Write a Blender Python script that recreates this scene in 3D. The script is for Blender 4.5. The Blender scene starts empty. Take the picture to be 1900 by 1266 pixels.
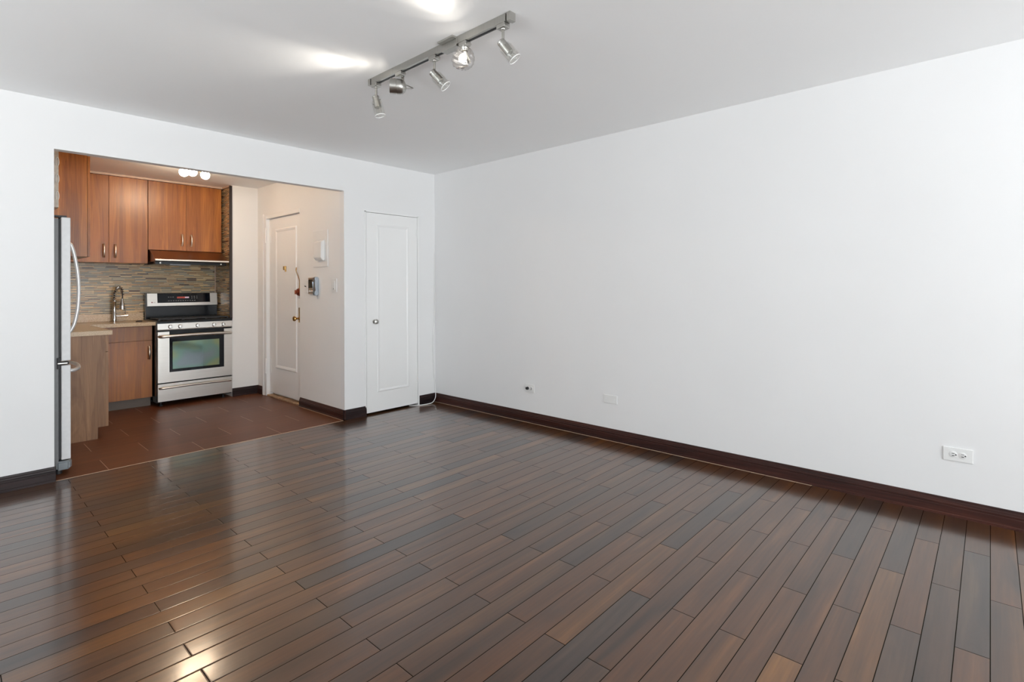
import bpy, bmesh, math, random
from mathutils import Vector, Matrix

random.seed(7)
SC = bpy.context.scene
COL = SC.collection
PI = math.pi

# ------------------------------------------------------------------ camera
cam_d = bpy.data.cameras.new('camera')
cam = bpy.data.objects.new('camera', cam_d)
COL.objects.link(cam)
_r = Vector((0.6733617, -0.7392944, -0.0052776))
_u = Vector((0.0000025, -0.0071363, 0.9999745))
_f = Vector((0.7393132, 0.6733446, 0.0048034))
m = Matrix((( _r.x, _u.x, -_f.x), (_r.y, _u.y, -_f.y), (_r.z, _u.z, -_f.z))).to_4x4()
m.translation = Vector((-3.7156093, -4.5358902, 1.2530704))
cam.matrix_world = m
cam_d.sensor_width = 36.0
cam_d.lens = 975.1166 * 36.0 / 1900.0
cam_d.shift_y = -(633.0 - 528.346) / 1900.0
cam_d.clip_start = 0.02
SC.camera = cam

# ------------------------------------------------------------------ world, exposure, daylight
SC.view_settings.view_transform = 'Standard'
SC.view_settings.look = 'None'
SC.view_settings.gamma = 1.0
SC.view_settings.use_curve_mapping = False
SC.view_settings.exposure = 0.17
SC.cycles.diffuse_bounces = 8      # several bounces between the white walls
SC.cycles.max_bounces = 12
world = bpy.data.worlds.new('daylight_world')
SC.world = world
world.use_nodes = True
wn = world.node_tree.nodes
wn['Background'].inputs[0].default_value = (0.80, 0.90, 1.0, 1)
wn['Background'].inputs[1].default_value = 1.2


def area(name, loc, rot, sx, sy, power, color):
    d = bpy.data.lights.new(name, 'AREA')
    d.shape = 'RECTANGLE'; d.size = sx; d.size_y = sy
    d.energy = power; d.color = color
    o = bpy.data.objects.new(name, d)
    o.location = loc; o.rotation_euler = rot
    COL.objects.link(o)
    return o


# daylight entering through the windows behind the camera and on the left
area('window_daylight', (-2.95, -8.95, 1.10), (PI / 2 + 1.08, 0, 0), 4.6, 1.9, 400, (0.95, 0.975, 1.0))
area('window_daylight', (-6.65, -2.9, 1.10), (0, -PI / 2 - 1.35, 0), 1.9, 2.6, 150, (0.95, 0.975, 1.0))


# ------------------------------------------------------------------ node helpers
def new_mat(name):
    mt = bpy.data.materials.new(name)
    mt.use_nodes = True
    nt = mt.node_tree
    return mt, nt, nt.nodes['Principled BSDF']


def N(nt, typ, **kw):
    n = nt.nodes.new(typ)
    for k, v in kw.items():
        setattr(n, k, v)
    return n


def L(nt, a, b):
    nt.links.new(a, b)


def math_n(nt, op, a, b=None, c=None):
    n = nt.nodes.new('ShaderNodeMath'); n.operation = op
    for i, v in enumerate((a, b, c)):
        if v is None:
            continue
        if isinstance(v, (int, float)):
            n.inputs[i].default_value = v
        else:
            nt.links.new(v, n.inputs[i])
    return n.outputs[0]


def ramp(nt, fac, stops, interp='LINEAR'):
    n = nt.nodes.new('ShaderNodeValToRGB')
    n.color_ramp.interpolation = interp
    e = n.color_ramp.elements
    while len(e) > 1:
        e.remove(e[-1])
    e[0].position = stops[0][0]; e[0].color = (*stops[0][1], 1)
    for p_, c_ in stops[1:]:
        x = e.new(p_); x.color = (*c_, 1)
    nt.links.new(fac, n.inputs[0])
    return n.outputs[0]


def mixc(nt, fac, a, b, blend='MIX'):
    n = nt.nodes.new('ShaderNodeMix'); n.data_type = 'RGBA'; n.blend_type = blend
    for sock, v in ((n.inputs[0], fac), (n.inputs[6], a), (n.inputs[7], b)):
        if isinstance(v, (int, float)):
            sock.default_value = v
        elif isinstance(v, tuple):
            sock.default_value = (*v, 1)
        else:
            nt.links.new(v, sock)
    return n.outputs[2]


def noise(nt, vec, scale, detail=3, rough=0.5, dist=0.0):
    n = nt.nodes.new('ShaderNodeTexNoise')
    n.inputs['Scale'].default_value = scale
    n.inputs['Detail'].default_value = detail
    n.inputs['Roughness'].default_value = rough
    n.inputs['Distortion'].default_value = dist
    nt.links.new(vec, n.inputs['Vector'])
    return n.outputs[0]


def mapping(nt, vec, scale=(1, 1, 1), loc=(0, 0, 0)):
    n = nt.nodes.new('ShaderNodeMapping')
    n.inputs['Scale'].default_value = scale
    n.inputs['Location'].default_value = loc
    nt.links.new(vec, n.inputs[0])
    return n.outputs[0]


def objco(nt):
    return N(nt, 'ShaderNodeTexCoord').outputs['Object']


def bump(nt, bsdf, height, strength=0.2, dist=0.01):
    b = N(nt, 'ShaderNodeBump')
    nt.links.new(b.outputs[0], bsdf.inputs['Coat Normal'])
    b.inputs['Strength'].default_value = strength
    b.inputs['Distance'].default_value = dist
    nt.links.new(height, b.inputs['Height'])
    nt.links.new(b.outputs[0], bsdf.inputs['Normal'])
    return b


def simple(name, col, rough=0.5, metal=0.0, var=0.06, nscale=6.0, coat=0.0, spec=0.5, bumps=0.0):
    mt, nt, b = new_mat(name)
    co = objco(nt)
    f = noise(nt, co, nscale, 3)
    lo = tuple(c * (1 - var) for c in col); hi = tuple(min(1, c * (1 + var)) for c in col)
    c = ramp(nt, f, [(0.3, lo), (0.7, hi)])
    L(nt, c, b.inputs['Base Color'])
    b.inputs['Roughness'].default_value = rough
    b.inputs['Metallic'].default_value = metal
    b.inputs['Coat Weight'].default_value = coat
    b.inputs['Specular IOR Level'].default_value = spec
    if bumps:
        bump(nt, b, noise(nt, co, 90, 3), bumps, 0.002)
    return mt


def wood_mat(name, cols, axis='Z', rough=0.33, seed=0.0, coat=0.25, gscale=1.0):
    """long veneer grain running along the given local axis"""
    mt, nt, b = new_mat(name)
    co = objco(nt)
    lo, hi = 0.55 * gscale, 9.0 * gscale
    sc = {'X': (lo, hi, hi), 'Y': (hi, lo, hi), 'Z': (hi, hi, lo)}[axis]
    v = mapping(nt, co, sc, (seed, seed * 1.7, seed * 0.6))
    big = noise(nt, v, 1.0, 4, 0.55, 1.1)
    rings = math_n(nt, 'FRACT', math_n(nt, 'MULTIPLY', big, 9.0))
    rings = math_n(nt, 'ABSOLUTE', math_n(nt, 'SUBTRACT', rings, 0.5))
    sc2 = {'X': (3, 120, 120), 'Y': (120, 3, 120), 'Z': (120, 120, 3)}[axis]
    fine = noise(nt, mapping(nt, co, sc2), 1.0, 3, 0.6)
    f = math_n(nt, 'ADD', math_n(nt, 'MULTIPLY', big, 0.75), math_n(nt, 'MULTIPLY', rings, 0.22))
    f = math_n(nt, 'ADD', f, math_n(nt, 'MULTIPLY', math_n(nt, 'SUBTRACT', fine, 0.5), 0.30))
    c = ramp(nt, f, [(0.25, cols[0]), (0.48, cols[1]), (0.68, cols[2])])
    L(nt, c, b.inputs['Base Color'])
    b.inputs['Roughness'].default_value = rough
    b.inputs['Coat Weight'].default_value = coat
    b.inputs['Coat Roughness'].default_value = 0.28
    bump(nt, b, fine, 0.08, 0.001)
    return mt


def floor_planks():
    mt, nt, b = new_mat('dark_plank_floor')
    co = objco(nt)
    s = N(nt, 'ShaderNodeSeparateXYZ'); L(nt, co, s.inputs[0])
    W, LEN = 0.09154, 0.893
    yy = math_n(nt, 'DIVIDE', math_n(nt, 'ADD', s.outputs[1], 4.0682 + W * 40), W)
    row = math_n(nt, 'FLOOR', yy)
    v = math_n(nt, 'FRACT', yy)
    par = math_n(nt, 'MODULO', row, 2.0)               # 0 / 1 rows half a board apart
    xx = math_n(nt, 'DIVIDE', math_n(nt, 'ADD', s.outputs[0], LEN * 12), LEN)
    xx = math_n(nt, 'ADD', xx, math_n(nt, 'MULTIPLY', par, 0.5))
    cell = math_n(nt, 'FLOOR', xx)
    u = math_n(nt, 'FRACT', xx)
    cid = N(nt, 'ShaderNodeCombineXYZ'); L(nt, row, cid.inputs[0]); L(nt, cell, cid.inputs[1])
    wn_ = N(nt, 'ShaderNodeTexWhiteNoise', noise_dimensions='3D'); L(nt, cid.outputs[0], wn_.inputs[0])
    rnd = wn_.outputs[0]
    sr = N(nt, 'ShaderNodeSeparateColor'); L(nt, wn_.outputs[1], sr.inputs[0])
    # shift the grain by a random amount for each board
    off = N(nt, 'ShaderNodeVectorMath', operation='SCALE'); L(nt, wn_.outputs[1], off.inputs[0]); off.inputs[3].default_value = 7.0
    gv = N(nt, 'ShaderNodeVectorMath', operation='ADD'); L(nt, co, gv.inputs[0]); L(nt, off.outputs[0], gv.inputs[1])
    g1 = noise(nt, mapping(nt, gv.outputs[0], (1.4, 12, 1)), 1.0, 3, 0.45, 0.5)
    g2 = noise(nt, mapping(nt, gv.outputs[0], (3, 90, 1)), 1.0, 3, 0.55, 0.2)
    base = ramp(nt, rnd, [(0.0, (0.031, 0.018, 0.013)), (0.25, (0.059, 0.023, 0.007)), (0.5, (0.085, 0.029, 0.006)),
                          (0.75, (0.069, 0.025, 0.007)), (1.0, (0.114, 0.045, 0.009))])
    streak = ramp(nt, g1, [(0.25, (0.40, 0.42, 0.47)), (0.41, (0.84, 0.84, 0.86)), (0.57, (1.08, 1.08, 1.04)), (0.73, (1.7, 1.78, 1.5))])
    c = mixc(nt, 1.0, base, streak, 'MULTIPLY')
    fine = ramp(nt, g2, [(0.3, (0.84, 0.84, 0.84)), (0.7, (1.16, 1.16, 1.16))])
    c = mixc(nt, 1.0, c, fine, 'MULTIPLY')
    # gaps between boards
    gv_ = math_n(nt, 'MINIMUM', v, math_n(nt, 'SUBTRACT', 1.0, v))
    gu_ = math_n(nt, 'MULTIPLY', math_n(nt, 'MINIMUM', u, math_n(nt, 'SUBTRACT', 1.0, u)), LEN / W)
    gd = math_n(nt, 'MINIMUM', gv_, gu_)
    gapw = N(nt, 'ShaderNodeMapRange'); gapw.inputs[1].default_value = 0.010; gapw.inputs[2].default_value = 0.024
    L(nt, gd, gapw.inputs[0])
    c = mixc(nt, gapw.outputs[0], (0.010, 0.007, 0.005), c)
    # scattered white specks and scuffs
    vo = N(nt, 'ShaderNodeTexVoronoi'); vo.inputs['Scale'].default_value = 7.0; L(nt, co, vo.inputs[0])
    sp = math_n(nt, 'LESS_THAN', vo.outputs[0], 0.018)
    pick = N(nt, 'ShaderNodeSeparateColor'); L(nt, vo.outputs[1], pick.inputs[0])
    sp = math_n(nt, 'MULTIPLY', sp, math_n(nt, 'LESS_THAN', pick.outputs[0], 0.18))
    c = mixc(nt, math_n(nt, 'MULTIPLY', sp, 0.5), c, (0.6, 0.56, 0.5))
    L(nt, c, b.inputs['Base Color'])
    # varnish: gentle smudges in its gloss
    sm = noise(nt, co, 2.2, 3)
    rr = N(nt, 'ShaderNodeMapRange'); rr.inputs[3].default_value = 0.10; rr.inputs[4].default_value = 0.17
    L(nt, sm, rr.inputs[0]); L(nt, rr.outputs[0], b.inputs['Coat Roughness'])
    L(nt, gapw.outputs[0], b.inputs['Coat Weight'])
    b.inputs['Coat IOR'].default_value = 1.39
    b.inputs['Roughness'].default_value = 0.285
    b.inputs['IOR'].default_value = 1.50
    L(nt, math_n(nt, 'MULTIPLY', gapw.outputs[0], 0.5), b.inputs['Specular IOR Level'])
    # rounded board edges, a slight cup and tilt of each board
    edge = N(nt, 'ShaderNodeMapRange'); edge.inputs[1].default_value = 0.0; edge.inputs[2].default_value = 0.06
    edge.interpolation_type = 'SMOOTHSTEP'; L(nt, gd, edge.inputs[0])
    tilt = math_n(nt, 'MULTIPLY', math_n(nt, 'SUBTRACT', v, 0.5), math_n(nt, 'SUBTRACT', sr.outputs[1], 0.5))
    hgt = math_n(nt, 'ADD', math_n(nt, 'MULTIPLY', edge.outputs[0], 0.5), math_n(nt, 'MULTIPLY', tilt, 0.7))
    hgt = math_n(nt, 'ADD', hgt, math_n(nt, 'MULTIPLY', noise(nt, co, 5.0, 2), 0.5))
    bump(nt, b, hgt, 0.35, 0.0016)
    return mt


def kitchen_tile():
    mt, nt, b = new_mat('brown_floor_tile')
    co = objco(nt)
    s = N(nt, 'ShaderNodeSeparateXYZ'); L(nt, co, s.inputs[0])
    W, LEN = 0.3048, 0.602
    yy = math_n(nt, 'DIVIDE', math_n(nt, 'ADD', s.outputs[1], W * 20), W)
    row = math_n(nt, 'FLOOR', yy); v = math_n(nt, 'FRACT', yy)
    par = math_n(nt, 'MODULO', row, 2.0)
    xx = math_n(nt, 'DIVIDE', math_n(nt, 'ADD', s.outputs[0], 2.902 + LEN * 20), LEN)
    xx = math_n(nt, 'ADD', xx, math_n(nt, 'MULTIPLY', par, 0.5))
    cell = math_n(nt, 'FLOOR', xx); u = math_n(nt, 'FRACT', xx)
    cid = N(nt, 'ShaderNodeCombineXYZ'); L(nt, row, cid.inputs[0]); L(nt, cell, cid.inputs[1])
    wn_ = N(nt, 'ShaderNodeTexWhiteNoise', noise_dimensions='3D'); L(nt, cid.outputs[0], wn_.inputs[0])
    base = ramp(nt, wn_.outputs[0], [(0, (0.118, 0.038, 0.014)), (0.5, (0.133, 0.044, 0.017)), (1, (0.148, 0.051, 0.020))])
    g = noise(nt, mapping(nt, co, (1.5, 25, 1)), 1.0, 4, 0.6)
    c = mixc(nt, 1.0, base, ramp(nt, g, [(0.3, (0.85, 0.85, 0.85)), (0.7, (1.15, 1.15, 1.15))]), 'MULTIPLY')
    du = math_n(nt, 'MULTIPLY', math_n(nt, 'MINIMUM', u, math_n(nt, 'SUBTRACT', 1.0, u)), LEN)
    dv = math_n(nt, 'MULTIPLY', math_n(nt, 'MINIMUM', v, math_n(nt, 'SUBTRACT', 1.0, v)), W)
    gu = math_n(nt, 'LESS_THAN', du, 0.0017)
    gv = math_n(nt, 'LESS_THAN', dv, 0.0016)
    c = mixc(nt, math_n(nt, 'MULTIPLY', gv, 0.55), c, (0.20, 0.11, 0.07))
    c = mixc(nt, math_n(nt, 'MULTIPLY', gu, 0.9), c, (0.52, 0.36, 0.25))
    L(nt, c, b.inputs['Base Color'])
    b.inputs['Roughness'].default_value = 0.40
    b.inputs['Specular IOR Level'].default_value = 0.32
    h = math_n(nt, 'MINIMUM', math_n(nt, 'MULTIPLY', math_n(nt, 'MINIMUM', du, dv), 300.0), 1.0)
    bump(nt, b, math_n(nt, 'ADD', h, math_n(nt, 'MULTIPLY', g, 0.15)), 0.3, 0.001)
    return mt


def mosaic(axis):
    """stick mosaic: thin dark glass sticks between wider tan and grey ones; axis = the wall's horizontal axis"""
    mt, nt, b = new_mat('stick_mosaic_tile_' + axis.lower())
    co = objco(nt)
    s = N(nt, 'ShaderNodeSeparateXYZ'); L(nt, co, s.inputs[0])
    hx = s.outputs[0] if axis == 'X' else s.outputs[1]
    P, LEN = 0.0175, 0.102
    zz = math_n(nt, 'DIVIDE', math_n(nt, 'ADD', s.outputs[2], 2.0), P)
    row = math_n(nt, 'FLOOR', zz); v = math_n(nt, 'FRACT', zz)
    # offset of each course drawn from a half-board stagger plus a random step
    wr = N(nt, 'ShaderNodeTexWhiteNoise', noise_dimensions='1D'); L(nt, row, wr.inputs['W'])
    off = math_n(nt, 'MULTIPLY', math_n(nt, 'FLOOR', math_n(nt, 'MULTIPLY', wr.outputs[0], 4.0)), 0.25)
    off2 = math_n(nt, 'MULTIPLY', math_n(nt, 'FLOOR', math_n(nt, 'MULTIPLY', wr.outputs[0], 3.0)), 0.3333)

    def course(offset, seed):
        xx = math_n(nt, 'ADD', math_n(nt, 'DIVIDE', math_n(nt, 'ADD', hx, 10.0), LEN), offset)
        cell = math_n(nt, 'FLOOR', xx); u = math_n(nt, 'FRACT', xx)
        cid = N(nt, 'ShaderNodeCombineXYZ'); L(nt, row, cid.inputs[0]); L(nt, cell, cid.inputs[1]); cid.inputs[2].default_value = seed
        w = N(nt, 'ShaderNodeTexWhiteNoise', noise_dimensions='3D'); L(nt, cid.outputs[0], w.inputs[0])
        du = math_n(nt, 'MULTIPLY', math_n(nt, 'MINIMUM', u, math_n(nt, 'SUBTRACT', 1.0, u)), LEN)
        return w.outputs[0], du
    ra, dua = course(off, 1.0)
    rb, dub = course(off2, 5.0)
    wide = ramp(nt, ra, [(0.0, (0.74, 0.50, 0.24)), (0.22, (0.52, 0.43, 0.26)), (0.42, (0.82, 0.60, 0.32)),
                         (0.62, (0.40, 0.36, 0.26)), (0.80, (0.64, 0.39, 0.18)), (0.93, (0.20, 0.12, 0.07))], 'CONSTANT')
    thin = ramp(nt, rb, [(0.0, (0.045, 0.022, 0.014)), (0.35, (0.065, 0.035, 0.022)), (0.62, (0.03, 0.022, 0.02)), (0.80, (0.45, 0.33, 0.19))], 'CONSTANT')
    isthin = math_n(nt, 'LESS_THAN', v, 0.40)
    c = mixc(nt, isthin, wide, thin)
    du = N(nt, 'ShaderNodeMix'); L(nt, isthin, du.inputs[0]); L(nt, dua, du.inputs[2]); L(nt, dub, du.inputs[3])
    gu = math_n(nt, 'LESS_THAN', du.outputs[0], 0.0011)
    dv1 = math_n(nt, 'ABSOLUTE', math_n(nt, 'SUBTRACT', v, 0.40))
    dv2 = math_n(nt, 'MINIMUM', v, math_n(nt, 'SUBTRACT', 1.0, v))
    dv = math_n(nt, 'MULTIPLY', math_n(nt, 'MINIMUM', dv1, dv2), P)
    gv = math_n(nt, 'LESS_THAN', dv, 0.0006)
    grout = math_n(nt, 'MAXIMUM', gu, gv)
    c = mixc(nt, grout, c, (0.36, 0.29, 0.21))
    L(nt, c, b.inputs['Base Color'])
    rr = math_n(nt, 'ADD', math_n(nt, 'MULTIPLY', grout, 0.5), 0.22)
    L(nt, rr, b.inputs['Roughness'])
    bump(nt, b, math_n(nt, 'SUBTRACT', 1.0, grout), 0.3, 0.001)
    return mt


def steel(name, col=(0.66, 0.635, 0.60), rough=0.32, axis='X', warm=0.0):
    mt, nt, b = new_mat(name)
    co = objco(nt)
    sc = {'X': (2, 260, 260), 'Y': (260, 2, 260), 'Z': (260, 260, 2)}[axis]
    f = noise(nt, mapping(nt, co, sc), 1.0, 3, 0.6)
    c = ramp(nt, f, [(0.25, tuple(x * 0.93 for x in col)), (0.75, tuple(min(1, x * 1.05) for x in col))])
    L(nt, c, b.inputs['Base Color'])
    b.inputs['Metallic'].default_value = 1.0
    r_ = N(nt, 'ShaderNodeMapRange'); r_.inputs[3].default_value = rough - 0.05; r_.inputs[4].default_value = rough + 0.07
    L(nt, f, r_.inputs[0]); L(nt, r_.outputs[0], b.inputs['Roughness'])
    return mt


def emit_mat(name, col, strength):
    mt, nt, b = new_mat(name)
    b.inputs['Base Color'].default_value = (*col, 1)
    b.inputs['Emission Color'].default_value = (*col, 1)
    b.inputs['Emission Strength'].default_value = strength
    return mt


def glass_mat(name, rough=0.02, tint=(1, 1, 1), gl=0.12):
    """thin clear glass: mostly see-through with fresnel shine"""
    mt = bpy.data.materials.new(name); mt.use_nodes = True
    nt = mt.node_tree; nt.nodes.clear()
    out = N(nt, 'ShaderNodeOutputMaterial')
    tr = N(nt, 'ShaderNodeBsdfTransparent'); tr.inputs[0].default_value = (*tint, 1)
    gb = N(nt, 'ShaderNodeBsdfGlossy'); gb.inputs['Roughness'].default_value = rough
    lw = N(nt, 'ShaderNodeLayerWeight'); lw.inputs[0].default_value = 0.35
    f = math_n(nt, 'ADD', math_n(nt, 'MULTIPLY', math_n(nt, 'POWER', lw.outputs[1], 2.5), 0.7), gl)
    f = math_n(nt, 'MINIMUM', f, 1.0)
    mx = N(nt, 'ShaderNodeMixShader'); L(nt, f, mx.inputs[0]); L(nt, tr.outputs[0], mx.inputs[1]); L(nt, gb.outputs[0], mx.inputs[2])
    L(nt, mx.outputs[0], out.inputs[0])
    return mt


def paint(name, col, rough=0.55, spec=0.3):
    mt, nt, b = new_mat(name)
    co = objco(nt)
    f = noise(nt, co, 1.3, 4)
    c = ramp(nt, f, [(0.3, tuple(x * 0.985 for x in col)), (0.7, tuple(min(1, x * 1.01) for x in col))])
    L(nt, c, b.inputs['Base Color'])
    b.inputs['Roughness'].default_value = rough
    b.inputs['Specular IOR Level'].default_value = spec
    h = math_n(nt, 'ADD', noise(nt, co, 14, 3), math_n(nt, 'MULTIPLY', noise(nt, co, 120, 2), 0.25))
    bump(nt, b, h, 0.06, 0.004)
    return mt


def granite():
    mt, nt, b = new_mat('tan_quartz')
    co = objco(nt)
    f = noise(nt, co, 160, 3, 0.7); g = noise(nt, co, 9, 3)
    c = ramp(nt, f, [(0.3, (0.38, 0.25, 0.13)), (0.5, (0.58, 0.42, 0.25)), (0.7, (0.70, 0.54, 0.36))])
    c = mixc(nt, 1.0, c, ramp(nt, g, [(0.3, (0.93, 0.93, 0.93)), (0.7, (1.06, 1.06, 1.06))]), 'MULTIPLY')
    L(nt, c, b.inputs['Base Color'])
    b.inputs['Roughness'].default_value = 0.22
    return mt


def oven_glass():
    mt, nt, b = new_mat('coated_glass_reflection_tints')
    co = objco(nt)
    f = noise(nt, mapping(nt, co, (2.2, 2.2, 3.0)), 1.0, 2)
    c = ramp(nt, f, [(0.38, (0.27, 0.33, 0.36)), (0.47, (0.22, 0.36, 0.31)), (0.56, (0.34, 0.40, 0.22)), (0.64, (0.18, 0.36, 0.36))])  # coating tint plus colour patches standing in for the reflected room
    L(nt, c, b.inputs['Base Color'])
    b.inputs['Metallic'].default_value = 0.8
    b.inputs['Roughness'].default_value = 0.06
    return mt


M = {}
M['wall'] = paint('white_wall_paint', (0.825, 0.825, 0.827))
M['ceiling'] = paint('ceiling_paint', (0.948, 0.957, 0.962), 0.7, 0.2)
M['door'] = paint('white_gloss_paint', (0.86, 0.86, 0.855), 0.35, 0.5)
M['kwall'] = paint('kitchen_wall_paint', (0.85, 0.845, 0.835), 0.45)
M['planks'] = floor_planks()
M['tile'] = kitchen_tile()
M['mosaic_x'] = mosaic('X')
M['mosaic_y'] = mosaic('Y')
M['base'] = wood_mat('dark_baseboard_wood', [(0.010, 0.006, 0.007), (0.022, 0.011, 0.011), (0.045, 0.018, 0.016)], 'X', 0.42, 3.0, 0.04)  # shade put into the colour: darker copy for boards running along x
M['base_y'] = wood_mat('dark_baseboard_lit_y', [(0.018, 0.006, 0.005), (0.045, 0.014, 0.010), (0.085, 0.026, 0.017)], 'Y', 0.38, 5.0, 0.08)  # same wood, lighter lit copy for boards running along y
CW = [(0.20, 0.060, 0.010), (0.37, 0.125, 0.022), (0.52, 0.205, 0.036)]
for k_ in ('base', 'base_y'):
    M[k_].node_tree.nodes['Principled BSDF'].inputs['Specular IOR Level'].default_value = 0.25
M['cab'] = wood_mat('walnut_veneer', CW, 'Z', 0.36, 0.0, 0.25)
M['cab2'] = wood_mat('walnut_veneer_b', CW, 'Z', 0.36, 7.3, 0.25)
M['cab3'] = wood_mat('walnut_veneer_c', CW, 'Z', 0.36, 13.9, 0.25)
M['cabend'] = wood_mat('walnut_veneer_end', [(0.20, 0.095, 0.042), (0.34, 0.178, 0.085), (0.48, 0.27, 0.14)], 'Z', 0.45, 2.2, 0.1)
M['toe'] = simple('grey_brown_toe_board', (0.16, 0.125, 0.10), 0.5)
M['quartz'] = granite()
M['steel'] = steel('brushed_steel_h')
M['steelz'] = steel('brushed_steel_v', axis='Z')
M['nickel'] = steel('brushed_nickel', (0.50, 0.49, 0.46), 0.30, 'Z')
M['chrome'] = steel('chrome', (0.72, 0.71, 0.70), 0.12, 'Z')
M['hood'] = steel('hood_steel_painted_reflection', (0.36, 0.25, 0.20), 0.30)  # stainless tinted brown; the reflected cabinet wood is put into its colour
M['handle'] = steel('satin_handle', (0.78, 0.70, 0.62), 0.34)
M['black'] = simple('black_enamel', (0.006, 0.009, 0.013), 0.16, 0, 0.1, 6, 0.0, 0.4)
M['blackm'] = simple('black_matte', (0.016, 0.016, 0.018), 0.5)
M['iron'] = simple('cast_iron', (0.020, 0.020, 0.022), 0.55, 0, 0.2, 60)
M['bglass'] = simple('black_glass', (0.005, 0.007, 0.011), 0.05, 0, 0.05, 4, 0.0, 0.35)
M['oven'] = oven_glass()
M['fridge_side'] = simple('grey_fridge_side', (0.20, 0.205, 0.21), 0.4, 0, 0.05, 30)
M['fridge_door'] = simple('silver_fridge_door', (0.78, 0.79, 0.80), 0.42, 0.05, 0.03, 40)
M['fridge_handle'] = simple('silver_fridge_handle', (0.66, 0.66, 0.66), 0.3, 0.4, 0.03, 40)
M['grey_plastic'] = simple('grey_plastic', (0.24, 0.27, 0.29), 0.4)
M['gasket'] = simple('dark_gasket', (0.05, 0.052, 0.055), 0.6)
M['white_plastic'] = simple('white_plastic', (0.82, 0.82, 0.81), 0.35, 0, 0.02)
M['cream'] = simple('cream_plaster', (0.80, 0.74, 0.66), 0.6, 0, 0.15, 30)
M['brass'] = steel('aged_brass', (0.55, 0.34, 0.12), 0.28, 'Z')
M['copper'] = steel('red_brass', (0.36, 0.12, 0.07), 0.32, 'Z')
M['silver_blue'] = steel('silver_plastic', (0.48, 0.55, 0.63), 0.30, 'Z')
M['screen'] = simple('dark_screen', (0.012, 0.010, 0.010), 0.1, 0, 0.05, 4, 0.8)
M['red_led'] = emit_mat('red_display', (0.40, 0.05, 0.03), 0.22)
M['white_led'] = emit_mat('pale_display', (0.55, 0.40, 0.48), 0.35)
M['mark'] = simple('pale_print', (0.35, 0.34, 0.34), 0.5)
M['redmark'] = simple('dark_red_print', (0.20, 0.03, 0.03), 0.4)
M['bulb'] = emit_mat('warm_glass_globe', (1.0, 0.79, 0.57), 88.0)
M['lamp_face'] = emit_mat('lit_lamp_face', (1.0, 0.93, 0.82), 12.0)
M['glass'] = glass_mat('clear_cup_glass', 0.06, (0.97, 0.97, 0.96), 0.05)
M['rib'] = glass_mat('ribbed_lamp_glass', 0.18, (0.90, 0.87, 0.85), 0.30)
M['pane'] = glass_mat('window_pane', 0.01, (0.98, 0.99, 0.98), 0.04)
M['threshold'] = simple('worn_wood_threshold', (0.40, 0.26, 0.15), 0.6, 0, 0.35, 25)
M['trim_beige'] = simple('pale_pink_caulk', (0.62, 0.47, 0.37), 0.5)
M['seam'] = simple('pale_seam_strip', (0.55, 0.40, 0.28), 0.4)
M['dark_trim'] = simple('dark_brown_edge_trim', (0.030, 0.020, 0.018), 0.4)
M['lens'] = simple('milky_lens', (0.35, 0.38, 0.42), 0.3)


# ------------------------------------------------------------------ mesh helpers
def add_box(bm, x0, x1, y0, y1, z0, z1, bev=0.0):
    x0, x1 = sorted((x0, x1)); y0, y1 = sorted((y0, y1)); z0, z1 = sorted((z0, z1))
    vs = [bm.verts.new((x, y, z)) for x in (x0, x1) for y in (y0, y1) for z in (z0, z1)]
    idx = [(0, 1, 3, 2), (4, 6, 7, 5), (0, 4, 5, 1), (2, 3, 7, 6), (0, 2, 6, 4), (1, 5, 7, 3)]
    fs = [bm.faces.new([vs[i] for i in f]) for f in idx]
    if bev > 0:
        es = set(e for f in fs for e in f.edges)
        bmesh.ops.bevel(bm, geom=list(es), offset=bev, segments=2, affect='EDGES', profile=0.6)
    return fs


def add_prism(bm, pts, axis, a, b):
    """pts: 2-D outline in the two other axes (order x,y,z without the axis), extruded from a to b"""
    def P(p, t):
        if axis == 'X': return (t, p[0], p[1])
        if axis == 'Y': return (p[0], t, p[1])
        return (p[0], p[1], t)
    v0 = [bm.verts.new(P(p, a)) for p in pts]; v1 = [bm.verts.new(P(p, b)) for p in pts]
    n = len(pts)
    bm.faces.new(v0); bm.faces.new(list(reversed(v1)))
    for i in range(n):
        bm.faces.new((v0[i], v1[i], v1[(i + 1) % n], v0[(i + 1) % n]))


def frame_of(d):
    d = Vector(d).normalized()
    a = Vector((0, 0, 1)) if abs(d.z) < 0.9 else Vector((1, 0, 0))
    u = d.cross(a).normalized(); w = d.cross(u).normalized()
    return d, u, w


def add_lathe(bm, base, direction, profile, seg=24, close=False):
    """profile: (t along direction, radius) points"""
    d, u, w = frame_of(direction)
    base = Vector(base); rings = []
    for t, r in profile:
        c = base + d * t
        if r < 1e-6:
            rings.append([bm.verts.new(c)])
        else:
            rings.append([bm.verts.new(c + (u * math.cos(2 * PI * k / seg) + w * math.sin(2 * PI * k / seg)) * r) for k in range(seg)])
    for a, b in zip(rings[:-1], rings[1:]):
        for k in range(seg):
            k2 = (k + 1) % seg
            if len(a) == 1 and len(b) == 1: continue
            if len(a) == 1: bm.faces.new((a[0], b[k], b[k2]))
            elif len(b) == 1: bm.faces.new((a[k], b[0], a[k2]))
            else: bm.faces.new((a[k], b[k], b[k2], a[k2]))


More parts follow.
